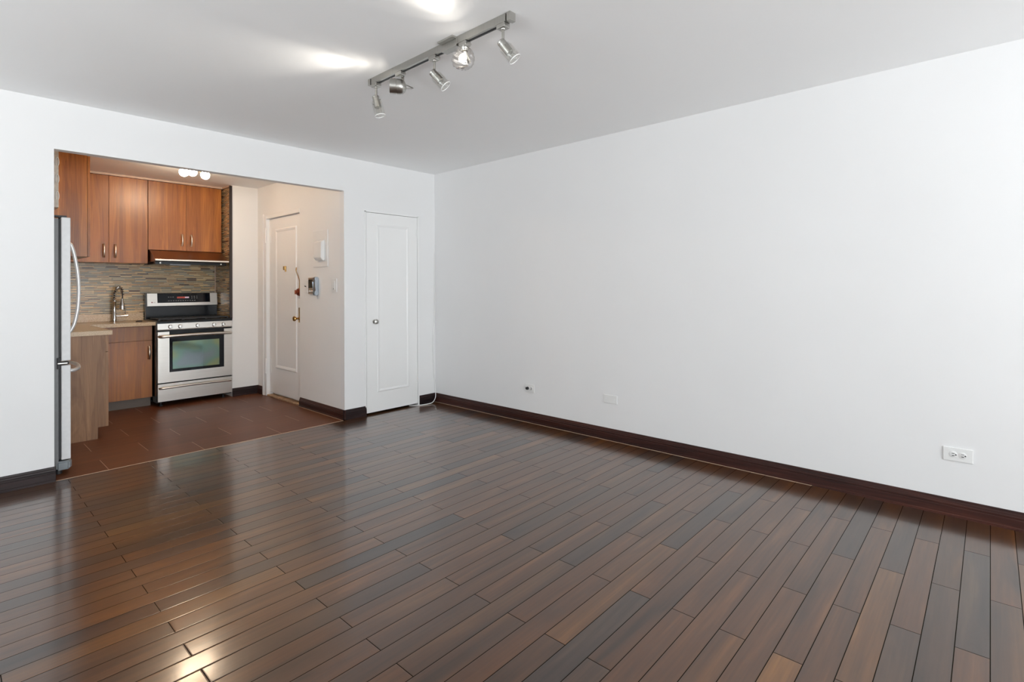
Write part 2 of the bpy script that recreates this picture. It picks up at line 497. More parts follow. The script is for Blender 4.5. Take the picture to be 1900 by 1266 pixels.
def add_tube(bm, pts, r, seg=10, taper=None, flat=None):
    pts = [Vector(p) for p in pts]
    rings = []; prev = None
    for i, p in enumerate(pts):
        t = (pts[min(i + 1, len(pts) - 1)] - pts[max(i - 1, 0)]).normalized()
        if prev is None:
            _, u, w = frame_of(t)
        else:
            u = prev - t * prev.dot(t)
            u.normalize(); w = t.cross(u)
        prev = u
        rr = r * (taper[i] if taper else 1.0)
        rings.append([bm.verts.new(p + u * math.cos(2 * PI * k / seg) * rr + w * math.sin(2 * PI * k / seg) * rr) for k in range(seg)])
    for a, b in zip(rings[:-1], rings[1:]):
        for k in range(seg):
            bm.faces.new((a[k], a[(k + 1) % seg], b[(k + 1) % seg], b[k]))
    bm.faces.new(rings[0]); bm.faces.new(list(reversed(rings[-1])))


def smooth_path(pts, n=8):
    """Catmull-Rom through the points"""
    P = [Vector(p) for p in pts]
    P = [P[0] * 2 - P[1]] + P + [P[-1] * 2 - P[-2]]
    out = []
    for i in range(1, len(P) - 2):
        for k in range(n):
            t = k / n
            a, b, c, d = P[i - 1], P[i], P[i + 1], P[i + 2]
            out.append(0.5 * ((2 * b) + (c - a) * t + (2 * a - 5 * b + 4 * c - d) * t * t + (3 * b - a - 3 * c + d) * t ** 3))
    out.append(P[-2])
    return out


def obj(name, bm, mat, parent=None, smooth=False, label=None):
    """link the bmesh (built in world coordinates) as ONE mesh object"""
    bmesh.ops.recalc_face_normals(bm, faces=bm.faces)
    me = bpy.data.meshes.new(name)
    if parent is not None:
        bm.transform(Matrix.Translation(-world_loc(parent)))
    else:
        pass
    bm.to_mesh(me); bm.free()
    me.materials.append(mat)
    if smooth:
        for p_ in me.polygons: p_.use_smooth = True
        try:
            me.set_sharp_from_angle(angle=math.radians(40))
        except Exception:
            pass
    o = bpy.data.objects.new(name, me)
    COL.objects.link(o)
    if parent is not None: o.parent = parent
    if label: o['label'] = label
    return o


def world_loc(o):
    v = Vector((0, 0, 0))
    while o is not None:
        v += Vector(o.location); o = o.parent
    return v


def thing(name, label, cat, loc, group=None):
    o = bpy.data.objects.new(name, None)
    COL.objects.link(o); o.location = loc; o.empty_display_size = 0.1
    o['label'] = label; o['category'] = cat
    if group: o['group'] = group
    return o


def tag(o, label, cat, group=None):
    o['label'] = label; o['category'] = cat
    if group: o['group'] = group
    return o


def struct(name, bm, mat, parent=None, **kw):
    o = obj(name, bm, mat, parent, **kw)
    if parent is None: o['kind'] = 'structure'
    return o


def BX(*boxes, bev=0.0):
    bm = bmesh.new()
    for b_ in boxes: add_box(bm, *b_, bev=bev)
    return bm


# ================================================================== THE ROOM
H = 2.5
KX, KD = -1.10, 1.98           # kitchen side wall, depth of its far white wall
YB = 2.50                      # tiled wall
LX, RY = -6.20, -8.50          # far left wall, rear wall
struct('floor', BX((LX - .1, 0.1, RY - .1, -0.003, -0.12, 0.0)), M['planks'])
struct('floor_kitchen', BX((-3.95, KX + .12, -0.003, YB + .15, -0.12, 0.0)), M['tile'])
struct('trim_1', BX((-3.19, KX, -0.008, -0.003, -0.01, 0.0012)), M['seam'])
struct('ceiling', BX((LX - .1, 0.12, RY - .1, 0.06, H, H + .12)), M['ceiling'])
struct('ceiling_kitchen', BX((-3.95, KX + .12, 0.06, YB + .15, 2.455, H + .12)), M['ceiling'])
# wall with the kitchen opening and the closet door
struct('wall_back', BX((LX - .1, -3.19, 0, .075, 0, H), (-3.19, KX, 0, .075, 2.178, H), (KX, -.866, 0, .075, 0, H),
                       (-.866, -.240, 0, .075, 2.003, H), (-.240, 0.0, 0, .075, 0, H)), M['wall'])
struct('wall_right', BX((0, .12, RY - .1, .9, 0, H)), M['wall'])
struct('wall_left', BX((LX - .1, LX, RY, -4.1, 0, H), (LX - .1, LX, -1.7, 0, 0, H), (LX - .1, LX, -4.1, -1.7, 0, .65), (LX - .1, LX, -4.1, -1.7, 2.35, H)), M['wall'])
struct('wall_rear', BX((LX, -5.2, RY - .1, RY, 0, H), (-.7, 0, RY - .1, RY, 0, H), (-5.2, -.7, RY - .1, RY, 0, .65), (-5.2, -.7, RY - .1, RY, 2.35, H)), M['wall'])
# kitchen walls
struct('wall_kitchen_right', BX((KX, KX + .12, .075, .903, 0, 2.46), (KX, KX + .12, 1.805, KD + .52, 0, 2.46),
                                (KX, KX + .12, .903, 1.805, 2.108, 2.46), (KX + .075, KX + .12, .903, 1.805, 0, 2.108)), M['kwall'])
struct('wall_kitchen_far', BX((-1.393, KX, KD, YB + .1, 0, 2.46)), M['kwall'])
struct('wall_kitchen_back', BX((-3.9, -1.393, YB, YB + .1, 0, 2.46)), M['kwall'])
struct('wall_kitchen_left', BX((-3.95, -3.85, .075, YB + .1, 0, 2.46)), M['kwall'])
struct('ceiling_closet', BX((KX + .12, .0, .06, .9, H, H + .12)), M['ceiling'])
struct('floor_closet', BX((KX + .12, .0, -.003, .9, -.12, -.002)), M['planks'])
struct('wall_closet', BX((KX + .12, 0, .85, .9, 0, H)), M['wall'])
# tile on the back wall and on the side of the stove niche
struct('trim_2', BX((-3.85, -1.399, YB - .006, YB, .90, 1.75)), M['mosaic_x'])
struct('trim_3', BX((-1.399, -1.393, KD + .004, YB, .88, 2.44)), M['mosaic_y'])
struct('trim_4', BX((-1.420, -1.392, KD - .014, KD + .006, .905, 2.446)), M['dark_trim'])
struct('trim_5', BX((-3.0, -1.42, 2.196, 2.212, 2.435, 2.455), (-1.420, -1.398, KD + .006, 2.21, 2.436, 2.455)), M['trim_beige'])
struct('trim_6', BX((-1.408, -1.399, YB - .014, YB - .006, 1.2, 1.56)), M['trim_beige'])


struct('trim_7', BX((-.0225, -.018, -3.7, -.02, 0, .0015)), M['seam'])
struct('trim_8', BX((KX - .0225, KX - .018, 0.0, .900, 0, .0015)), M['seam'])


# baseboards: one stepped profile swept along each wall
PROF = [(0, 0), (.018, 0), (.018, .012), (.015, .015), (.015, .052), (.0125, .055), (.0125, .058), (.014, .060), (.014, .066),
        (.010, .070), (.009, .078), (.006, .083), (.005, .093), (0, .095)]


def baseboard(name, a, b, at, axis, sign, mat):
    """axis: direction it runs along; 'at': wall face coordinate; sign: side it sticks out to"""
    bm = bmesh.new()
    if axis == 'X':
        add_prism(bm, [(at + sign * p[0], p[1]) for p in PROF], 'X', a, b)
    else:
        add_prism(bm, [(at + sign * p[0], p[1]) for p in PROF], 'Y', a, b)
    return struct(name, bm, mat)


baseboard('baseboard_back', LX, -3.184, 0, 'X', -1, M['base'])
baseboard('baseboard_pier', KX - .018, -.872, 0, 'X', -1, M['base'])
baseboard('baseboard_corner', -.222, 0, 0, 'X', -1, M['base'])
baseboard('baseboard_right', RY, 0, 0, 'Y', -1, M['base_y'])
baseboard('baseboard_kitchen_right', -.018, .900, KX, 'Y', -1, M['base_y'])
baseboard('baseboard_kitchen_corner', 1.845, KD, KX, 'Y', -1, M['base_y'])
baseboard('baseboard_kitchen_far', -1.392, KX, KD, 'X', -1, M['base'])
baseboard('baseboard_left', RY, 0, LX, 'Y', 1, M['base_y'])
baseboard('baseboard_rear', LX, 0, RY, 'X', 1, M['base'])


# windows behind the camera (their daylight fills the room)
def window(name, axis, a, b, z0, z1, at, inward):
    def bb(u0, u1, d0, d1, z0_, z1_):
        return (u0, u1, at + d0, at + d1, z0_, z1_) if axis == 'X' else (at + d0, at + d1, u0, u1, z0_, z1_)
    fr = [bb(a, b, -.03, .02, z0, z0 + .05), bb(a, b, -.03, .02, z1 - .05, z1)]
    n = 3 if b - a > 3 else 2
    for k in range(n + 1):
        c = a + (b - a) * k / n
        c0 = min(max(c - .03, a), b - .06)
        fr.append(bb(c0, c0 + .06, -.03, .02, z0, z1))
    w = struct(name, BX(*fr), M['door'])
    struct('pane', BX(bb(a + .01, b - .01, -.008, -.002, z0 + .01, z1 - .01)), M['pane'], w)
    struct('sill', BX(bb(a - .05, b + .05, *((.02, .10) if inward > 0 else (-.10, -.03)), z0 - .035, z0 - .001)), M['door'], w)


window('window_1', 'X', -5.2, -.7, .65, 2.35, RY - .03, 1)
window('window_2', 'Y', -4.1, -1.7, .65, 2.35, LX - .03, 1)


# ------------------------------------------------------------------ doors
def ring(bm, u0, u1, z0, z1, w, plane, d, axis='X'):
    """raised rectangular moulding on a door face; sticks out by d (signed) with bevelled inner slope"""
    prof = [(0, 0), (w * .25, d), (w * .6, d * .8), (w, 0)]
    loops = []
    for off, dep in prof:
        cs = [(u0 + off, z0 + off), (u1 - off, z0 + off), (u1 - off, z1 - off), (u0 + off, z1 - off)]
        loops.append([bm.verts.new((c[0], plane + dep, c[1]) if axis == 'X' else (plane + dep, c[0], c[1])) for c in cs])
    for A, B in zip(loops[:-1], loops[1:]):
        for k in range(4):
            bm.faces.new((A[k], A[(k + 1) % 4], B[(k + 1) % 4], B[k]))


# closet door in the back wall
d1 = struct('door_1', BX((-.862, -.244, -.004, .034, .020, 1.999), bev=.0015), M['door'])
bm = bmesh.new(); ring(bm, -.742, -.356, .212, 1.890, .028, -.004, -.006)
struct('panel_moulding', bm, M['door'], d1)
bm = bmesh.new()
add_lathe(bm, (-.775, -.004, .918), (0, -1, 0), [(0, .020), (.004, .020), (.006, .009), (.022, .009), (.026, .019), (.036, .025), (.046, .022), (.051, .012), (.053, 0)], 24)
struct('door_knob', bm, M['nickel'], d1, smooth=True, label='round satin metal knob')
for z in (1.79, .24):
    bm = bmesh.new(); add_tube(bm, [(-.243, -.008, z), (-.243, -.008, z + .085)], .0065, 10)
    add_box(bm, -.262, -.246, -.0055, -.004, z + .005, z + .08)
    struct('hinge', bm, M['door'], d1, smooth=True)
struct('door_frame', BX((-.878, -.8665, -.006, 0, .0, 2.012), (-.878, -.2295, -.006, 0, 2.0035, 2.012), (-.2405, -.2225, -.006, 0, 0, 2.012)), M['door'], d1)

# apartment entry door in the kitchen side wall
DP = KX + .030      # door face
d2 = struct('door_2', BX((DP, DP + .042, .905, 1.722, .045, 2.062), bev=.001), M['door'])
bm = bmesh.new(); ring(bm, 1.028, 1.560, .335, 1.935, .040, DP, -.010, 'Y')
struct('panel_moulding', bm, M['door'], d2)
struct('door_frame', BX((KX - .010, KX + .07, 1.724, 1.800, 0, 2.106), (KX - .004, KX + .07, .903, 1.724, 2.066, 2.106),
                        (KX - .016, KX - .002, 1.790, 1.825, 0, 2.120), bev=.002), M['door'], d2)
struct('threshold', BX((KX - .004, DP + .06, .905, 1.722, 0, .016), bev=.003), M['threshold'], d2, label='worn light brown wooden threshold')
for z0, z1 in ((.27, .43), (1.79, 1.955)):
    bm = bmesh.new(); add_tube(bm, [(KX - .014, 1.722, z0), (KX - .014, 1.722, z1)], .010, 12)
    for zz in (z0 - .006, z1): add_tube(bm, [(KX - .014, 1.722, zz), (KX - .014, 1.722, zz + .006)], .013, 12)
    add_box(bm, DP - .002, DP, 1.68, 1.72, z0, z1)
    struct('hinge', bm, M['door'], d2, smooth=True)
# brass viewer, rim lock, chain, knob with its plate
bm = bmesh.new(); add_box(bm, DP - .018, DP, 1.285, 1.335, 1.458, 1.502, bev=.006); add_box(bm, DP - .012, DP, 1.285, 1.300, 1.44, 1.458, bev=.002)
struct('door_viewer', bm, M['brass'], d2, label='small square brass viewer')
bm = bmesh.new(); add_lathe(bm, (DP, .978, 1.212), (-1, 0, 0), [(0, .042), (.008, .042), (.012, .036), (.020, .036), (.024, .020), (.042, .020), (.046, 0)], 20)
add_box(bm, DP - .050, DP - .02, .972, .984, 1.19, 1.234, bev=.003)
struct('deadbolt', bm, M['copper'], d2, smooth=True, label='round reddish brass deadbolt with a thumb turn')
bm = bmesh.new(); add_box(bm, DP - .006, DP, .948, .986, .885, 1.045, bev=.002)
struct('lock_plate', bm, M['brass'], d2, label='tall brass lock plate')
bm = bmesh.new(); add_lathe(bm, (DP - .006, .967, .928), (-1, 0, 0), [(0, .018), (.004, .018), (.008, .010), (.034, .010), (.040, .020), (.052, .028), (.064, .025), (.070, .012), (.072, 0)], 24)
struct('door_knob', bm, M['brass'], d2, smooth=True, label='round brass knob')
bm = bmesh.new()
pts = smooth_path([(DP - .012, 1.020, 1.475), (DP - .018, 1.012, 1.440), (DP - .016, .985, 1.40), (DP - .010, .958, 1.345), (DP - .008, .957, 1.29), (DP - .008, .957, 1.25)], 6)
for i in range(0, len(pts) - 1):
    c = (pts[i] + pts[i + 1]) / 2; t = (pts[i + 1] - pts[i])
    _, u, w = frame_of(t)
    n_ = (u if i % 2 else w)
    loop = [c + t.normalized() * .0085 * math.cos(a) + n_ * .0045 * math.sin(a) for a in [2 * PI * k / 10 for k in range(11)]]
    add_tube(bm, loop, .0014, 5)
struct('door_chain', bm, M['brass'], d2, smooth=True, label='brass safety chain')

# ------------------------------------------------------------------ wall fittings beside the entry door
t = thing('door_chime', 'white chime box on a tall white plate high on the wall beside the entry door', 'door chime', (KX, .448, 1.465))
obj('back_plate', BX((KX - .008, KX - .0005, .298, .598, 1.467, 1.836), bev=.003), M['white_plastic'], t)
bm = bmesh.new(); add_prism(bm, [(KX - .008, 1.735), (KX - .045, 1.715), (KX - .052, 1.560), (KX - .030, 1.530), (KX - .008, 1.530)], 'Y', .352, .500)
bmesh.ops.bevel(bm, geom=list(bm.edges), offset=.004, segments=2, affect='EDGES')
obj('chime_cover', bm, M['white_plastic'], t)
obj('latch', BX((KX - .020, KX - .008, .560, .580, 1.565, 1.59), bev=.002), M['white_plastic'], t)

t = thing('intercom', 'video intercom with a dark screen, keypad and silver-blue handset', 'intercom', (KX, .58, 1.18))
obj('housing', BX((KX - .018, KX - .0005, .570, .680, 1.192, 1.362), bev=.004), M['handle'], t)
obj('screen', BX((KX - .0205, KX - .018, .578, .672, 1.255, 1.343), bev=.001), M['screen'], t, label='black glass screen')
for k in range(3):
    bm = bmesh.new(); add_lathe(bm, (KX - .018, .598 + .028 * k, 1.222), (-1, 0, 0), [(0, .008), (.004, .008), (.005, 0)], 12)
    obj('button', bm, M['white_plastic'], t, smooth=True)
bm = bmesh.new(); add_prism(bm, [(KX - .001, 1.178), (KX - .034, 1.178), (KX - .042, 1.193), (KX - .035, 1.235), (KX - .035, 1.312), (KX - .042, 1.347), (KX - .034, 1.368), (KX - .001, 1.368)], 'Y', .490, .550)
bmesh.ops.bevel(bm, geom=list(bm.edges), offset=.008, segments=3, affect='EDGES')
obj('handset', bm, M['silver_blue'], t, smooth=True, label='silver-blue handset')


def switch_plate(name, label, cat, y0, y1, z0, z1, group=None):
    t = thing(name, label, cat, (KX, (y0 + y1) / 2, z0), group)
    obj('cover_plate', BX((KX - .006, KX - .0005, y0, y1, z0, z1), bev=.002), M['white_plastic'], t)
    return t


t = switch_plate('light_switch', 'white rocker light switch near the free edge of the wall', 'switch', .133, .228, 1.215, 1.345)
obj('rocker', BX((KX - .011, KX - .006, .158, .203, 1.238, 1.322), bev=.002), M['white_plastic'], t)
obj('indicator', BX((KX - .0125, KX - .011, .176, .185, 1.243, 1.249)), M['blackm'], t)
t = switch_plate('toggle_switch', 'white toggle switch plate half hidden behind the intercom', 'switch', .715, .785, 1.205, 1.335)
bm = bmesh.new(); add_tube(bm, [(KX - .006, .752, 1.27), (KX - .020, .752, 1.276)], .005, 8)
obj('toggle', bm, M['blackm'], t, smooth=True)


# ------------------------------------------------------------------ outlets on the long right wall
def outlet(label, y0, y1, z0, z1, kind):
    t = thing('wall_outlet' if kind else 'blank_wall_plate', label, 'outlet' if kind else 'wall plate', (0, (y0 + y1) / 2, z0))
    obj('cover_plate', BX((-.006, -.0005, y0, y1, z0, z1), bev=.0022), M['white_plastic'], t)
    zc = (z0 + z1) / 2; yc = (y0 + y1) / 2
    if kind:
        for s in (1, -1):
            c = yc + s * .0195
            bm = bmesh.new()
            add_lathe(bm, (-.006, c, zc), (-1, 0, 0), [(0, .0165), (.002, .0165), (.0025, .0155), (.0025, 0)], 24)
            sk = obj('socket', bm, M['white_plastic'], t, smooth=True)
            if kind == 2 and s == 1:
                bm = bmesh.new(); add_lathe(bm, (-.0085, c, zc), (-1, 0, 0), [(0, .014), (.016, .0135), (.022, .010), (.024, 0)], 20)
                obj('plug', bm, M['blackm'], t, smooth=True, label='small round black plug')
            elif kind == 2:
                bm = bmesh.new()
                add_tube(bm, [Vector((-.0090, c + .008 * math.cos(a), zc + .008 * math.sin(a))) for a in [math.radians(q) for q in range(60, 301, 20)]], .0022, 6)
                obj('slot', bm, M['blackm'], sk)
            else:
                bm = BX((-.0092, -.0084, c - .006, c + .006, zc + .004, zc + .0068), (-.0092, -.0084, c - .0055, c + .0055, zc - .0082, zc - .0045))
                add_lathe(bm, (-.0084, c - .011, zc - .001), (-1, 0, 0), [(0, .0036), (.0008, .0036), (.0008, 0)], 10)
                obj('slot', bm, M['blackm'], sk)
    else:
        for s in (1, -1):
            bm = bmesh.new(); add_lathe(bm, (-.006, yc + s * .042, zc), (-1, 0, 0), [(0, .003), (.001, .0025), (.001, 0)], 10)
            obj('screw', bm, M['white_plastic'], t)


outlet('white outlet with a small round black plug, on the right wall nearest the corner', -1.426, -1.316, .276, .352, 2)
outlet('blank white wall plate between the two outlets on the right wall', -2.298, -2.172, .300, .368, 0)
outlet('white double outlet with dark slots at the right edge of the long wall', -4.461, -4.337, .300, .372, 1)

# cord in the corner
bm = bmesh.new()
add_tube(bm, smooth_path([(-.008, -.008, 1.64), (-.007, -.008, 1.40), (-.010, -.009, 1.0), (-.026, -.008, .78), (-.034, -.008, .60), (-.030, -.009, .38), (-.016, -.014, .20), (-.016, -.024, .10),
                          (-.040, -.045, .045), (-.10, -.070, .012), (-.18, -.070, .006), (-.25, -.045, .005), (-.30, .0, .005), (-.33, .03, .005)], 8), .0045, 8)
tag(obj('cord', bm, M['white_plastic'], smooth=True), 'thin white cord running down the room corner and under the closet door', 'cord')


# ================================================================== KITCHEN
def bar_handle(bm, a, b, out, rise, r=.006):
    """arched pull between a and b, standing off along 'out'"""
    a, b, out = Vector(a), Vector(b), Vector(out)
    pts = []
    for k in range(13):
        s = k / 12
        pts.append(a.lerp(b, s) + out * (rise * math.sin(PI * s) ** 0.55))
    add_tube(bm, pts, r, 10, taper=[1.25 if k in (0, 12) else 1.0 for k in range(13)])


def door_panel(parent, x0, x1, z0, z1, yf, mat, handle=None, name='door', th=.018):
    d = obj(name, BX((x0 + .0015, x1 - .0015, yf, yf + th, z0 + .0015, z1 - .0015), bev=.001), mat, parent)
    if handle:
        hx, hz0, hz1 = handle
        bm = bmesh.new(); bar_handle(bm, (hx, yf, hz0), (hx, yf, hz1), (0, -1, 0), .026, .0105)
        obj('handle', bm, M['handle'], d, smooth=True, label='curved satin metal handle')
    return d


FY = 2.212   # face of the upper cabinets on the tiled wall
t = thing('wall_cabinet', 'two-door walnut wall cabinet above the sink', 'cabinet', (-2.52, FY, 1.53))
obj('body', BX((-2.875, -2.163, FY + .019, YB - .008, 1.530, 2.434)), M['cab3'], t)
door_panel(t, -2.875, -2.503, 1.530, 2.434, FY, M['cab'], (-2.546, 1.590, 1.716))
door_panel(t, -2.503, -2.163, 1.530, 2.434, FY, M['cab2'], (-2.450, 1.590, 1.716))
t = thing('wall_cabinet', 'shorter two-door walnut wall cabinet above the range hood', 'cabinet', (-1.79, FY, 1.68))
obj('body', BX((-2.159, -1.424, FY + .019, YB - .008, 1.682, 2.434)), M['cab2'], t)
door_panel(t, -2.159, -1.792, 1.682, 2.434, FY, M['cab3'], (-1.838, 1.742, 1.862))
door_panel(t, -1.792, -1.424, 1.682, 2.434, FY, M['cab'], (-1.745, 1.742, 1.862))
t = thing('wall_cabinet', 'tall walnut wall cabinet seen from its side beside the fridge', 'cabinet', (-2.95, 1.8, 1.54))
obj('body', BX((-3.12, -2.803, 1.405, 2.195, 1.545, 2.452)), M['cab2'], t)
dd = obj('door', BX((-2.801, -2.783, 1.403, 1.80, 1.545, 2.440), bev=.001), M['cab'], t)
dd = obj('door', BX((-2.801, -2.783, 1.803, 2.195, 1.545, 2.440), bev=.001), M['cab'], t)
# cream cupboard over the fridge, only a sliver in view
t = thing('fridge_cupboard', 'narrow strip of cream cupboard with scroll relief above the fridge', 'cupboard', (-3.3, 1.25, 1.92))
obj('body', BX((-3.62, -3.034, 1.10, 1.395, 1.925, 2.452)), M['cream'], t)
for zc in (2.02, 2.16, 2.30):
    bm = bmesh.new()
    add_tube(bm, [(-3.043 + .010 * math.cos(a), 1.098, zc + .035 * math.sin(a)) for a in [math.radians(q) for q in range(-70, 250, 20)]], .004, 6)
    obj('scroll_relief', bm, M['white_plastic'], t, smooth=True)

# range hood
t = thing('range_hood', 'slim steel range hood with painted brown wood reflection under the shorter wall cabinet', 'range hood', (-1.79, 2.2, 1.55))
bm = bmesh.new(); add_prism(bm, [(YB - .01, 1.680), (FY + .004, 1.680), (1.996, 1.574), (1.990, 1.556), (2.02, 1.548), (YB - .01, 1.548)], 'X', -2.148, -1.424)
obj('canopy', bm, M['hood'], t)
obj('front_lip', BX((-2.150, -1.424, 1.980, 1.992, 1.555, 1.572), bev=.002), M['handle'], t)
obj('filter_housing', BX((-2.135, -1.435, 2.04, YB - .02, 1.520, 1.548)), M['black'], t)
obj('lamp_lens', BX((-2.00, -1.80, 2.038, 2.20, 1.512, 1.522), bev=.002), M['lens'], t, label='pale lamp lens')
for x in (-2.09, -1.49):
    bm = bmesh.new(); add_lathe(bm, (x, 2.040, 1.534), (0, -1, 0), [(0, .008), (.006, .008), (.007, 0)], 12)
    obj('button', bm, M['nickel'], t, smooth=True)

# worktop: L-shaped slab, with upstand
CT = .905
bm = bmesh.new()
add_prism(bm, [(-3.36, .975), (-2.702, .975), (-2.702, 1.985), (-2.146, 1.985), (-2.146, YB - .003), (-3.36, YB - .003)], 'Z', CT - .036, CT)
wt = tag(obj('worktop', bm, M['quartz']), 'tan speckled stone worktop running in an L beside the stove', 'worktop')
tag(obj('stone_upstand', BX((-3.36, -2.146, YB - .022, YB - .007, CT + .0005, .988), bev=.001), M['quartz']), 'low tan stone upstand along the wall behind the faucet', 'upstand')

# sink base cabinet
SF = 2.10
t = thing('base_cabinet', 'walnut sink base cabinet with one door and a panel above, left of the stove', 'cabinet', (-2.42, SF, 0))
obj('body', BX((-2.69, -2.150, SF + .019, YB - .02, .10, CT - .037)), M['cab2'], t)
obj('toe_board', BX((-2.69, -2.150, SF + .075, SF + .09, 0, .10)), M['toe'], t, label='grey-brown toe board')
door_panel(t, -2.69, -2.150, .706, .858, SF, M['cab3'], None, 'drawer_front')
door_panel(t, -2.69, -2.150, .100, .706, SF, M['cab3'], (-2.180, .515, .642))
# cabinet run under the short leg of the worktop
t = thing('base_cabinet', 'walnut base cabinet whose plain end panel stands beside the fridge', 'cabinet', (-3.0, 1.5, 0))
bm = bmesh.new(); add_prism(bm, [(-3.34, 0), (-2.796, 0), (-2.796, .096), (-2.745, .096), (-2.745, CT - .037), (-3.34, CT - .037)], 'Y', 1.002, 1.020)
obj('end_panel', bm, M['cabend'], t)
obj('body', BX((-3.34, -2.745, 1.0205, 2.08, .10, CT - .037)), M['cab2'], t)
obj('toe_board', BX((-2.812, -2.797, 1.0205, 2.08, 0, .10)), M['toe'], t)
obj('door', BX((-2.744, -2.724, 1.004, 1.538, .096, .722), bev=.001), M['cabend'], t)
obj('door', BX((-2.744, -2.724, 1.541, 2.07, .096, .722), bev=.001), M['cabend'], t)
obj('drawer', BX((-2.744, -2.724, 1.004, 1.538, .726, CT - .040), bev=.001), M['cabend'], t)
obj('drawer', BX((-2.744, -2.724, 1.541, 2.07, .726, CT - .040), bev=.001), M['cabend'], t)

# faucet
fx, fy = -2.42, 2.42
t = thing('kitchen_faucet', 'chrome spring-neck kitchen faucet standing on the worktop', 'faucet', (fx, fy, CT))
bm = bmesh.new(); add_lathe(bm, (fx, fy, CT), (0, 0, 1), [(0, .024), (.006, .024), (.010, .019), (.085, .019), (.090, .017), (.205, .017), (.210, .021), (.225, .021), (.232, .012), (.238, 0)], 20)
obj('body', bm, M['chrome'], t, smooth=True)
arch = smooth_path([(fx, fy, CT + .232), (fx + .002, fy - .002, CT + .30), (fx + .018, fy - .012, CT + .355), (fx + .040, fy - .030, CT + .366), (fx + .060, fy - .045, CT + .335), (fx + .063, fy - .048, CT + .27), (fx + .060, fy - .046, CT + .235)], 10)
bm = bmesh.new()
hel = []
nt_ = 13
for k in range(nt_ * 12 + 1):
    s = k / (nt_ * 12) * (len(arch) - 1) * .78
    i = min(int(s), len(arch) - 2); c = arch[i].lerp(arch[i + 1], s - i)
    _, u, w = frame_of(arch[i + 1] - arch[i]); a = 2 * PI * k / 12
    hel.append(c + u * .0150 * math.cos(a) + w * .0150 * math.sin(a))
add_tube(bm, hel, .0036, 6)
obj('spring', bm, M['chrome'], t, smooth=True)
bm = bmesh.new(); add_tube(bm, arch, .006, 8); obj('hose', bm, M['blackm'], t, smooth=True, label='dark hose inside the spring')
e = arch[-1]
bm = bmesh.new(); add_lathe(bm, (e.x, e.y, e.z + .012), (0, 0, -1), [(0, .009), (.02, .011), (.05, .019), (.095, .026), (.118, .025), (.120, .018), (.121, 0)], 18)
obj('spray_head', bm, M['chrome'], t, smooth=True)
bm = bmesh.new(); add_tube(bm, [(fx + .017, fy, CT + .060), (fx + .085, fy - .004, CT + .060)], .0105, 14); add_tube(bm, [(fx + .085, fy - .004, CT + .060), (fx + .120, fy - .006, CT + .060)], .015, 14)
obj('side_valve', bm, M['chrome'], t, smooth=True)
bm = bmesh.new(); add_tube(bm, [(fx + .098, fy - .005, CT + .07), (fx + .095, fy - .004, CT + .155)], .0038, 8)
obj('lever', bm, M['chrome'], t, smooth=True)
bm = bmesh.new(); add_lathe(bm, (-2.245, 2.20, CT + .0005), (0, 0, 1), [(0, .030), (.006, .030), (.010, .022), (.012, 0)], 20)
tag(obj('sink_stopper', bm, M['dark_trim'], smooth=True), 'small dark round stopper lying on the worktop near the stove', 'stopper')

# ------------------------------------------------------------------ stove
X0, X1, SY = -2.139, -1.400, 1.962
t = thing('gas_stove', 'stainless freestanding gas stove with a black cooktop and oven window', 'stove', ((X0 + X1) / 2, SY, 0))
obj('body', BX((X0, X1, SY + .030, YB - .03, .045, .885)), M['black'], t)
for x in (X0 + .05, X1 - .07):
    for y in (SY + .08, YB - .10):
        bm = bmesh.new(); add_lathe(bm, (x, y, 0), (0, 0, 1), [(0, .018), (.012, .018), (.016, .010), (.046, .010)], 12)
        obj('foot', bm, M['blackm'], t, smooth=True)
bm = bmesh.new()
add_prism(bm, [(SY - .006, .886), (SY - .006, .903), (SY + .004, .913), (YB - .05, .913), (YB - .05, .886)], 'X', X0 - .004, X1 + .002)
add_box(bm, X0 - .002, X0 + .012, SY + .004, YB - .05, .913, .919); add_box(bm, X1 - .012, X1 + .0, SY + .004, YB - .05, .913, .919)
ck = obj('cooktop', bm, M['black'], t)
for (x, y, r) in ((-2.00, 2.08, .042), (-2.00, 2.28, .034), (-1.54, 2.08, .034), (-1.54, 2.28, .042), (-1.77, 2.18, .05)):
    bm = bmesh.new(); add_lathe(bm, (x, y, .913), (0, 0, 1), [(0, r * 1.25), (.006, r * 1.2), (.008, r), (.016, r), (.018, r * .8), (.019, 0)], 20)
    obj('burner', bm, M['iron'], ck, smooth=True)
for k in range(3):
    a = X0 + .03 + k * .229; b_ = a + .219
    bm = bmesh.new()
    y0, y1 = SY + .045, YB - .155
    zt = .936
    for (p, q) in (((a, y0), (b_, y0)), ((a, y1), (b_, y1)), ((a, y0), (a, y1)), ((b_, y0), (b_, y1))):
        add_box(bm, min(p[0], q[0]) - .006, max(p[0], q[0]) + .006, min(p[1], q[1]) - .006, max(p[1], q[1]) + .006, zt - .012, zt)
    xc = (a + b_) / 2; ym = (y0 + y1) / 2
    for s in (-1, 1):
        for yy in ((y0 * .75 + y1 * .25), (y0 * .25 + y1 * .75)):
            add_box(bm, xc + s * .022 if s > 0 else a, b_ if s > 0 else xc - .022, yy - .005, yy + .005, zt - .010, zt + .002)
    add_box(bm, a, b_, ym - .005, ym + .005, zt - .010, zt + .001)
    for x in (a, b_):
        for y in (y0, y1): add_box(bm, x - .007, x + .007, y - .007, y + .007, .913, zt)
    obj('grate', bm, M['iron'], ck)
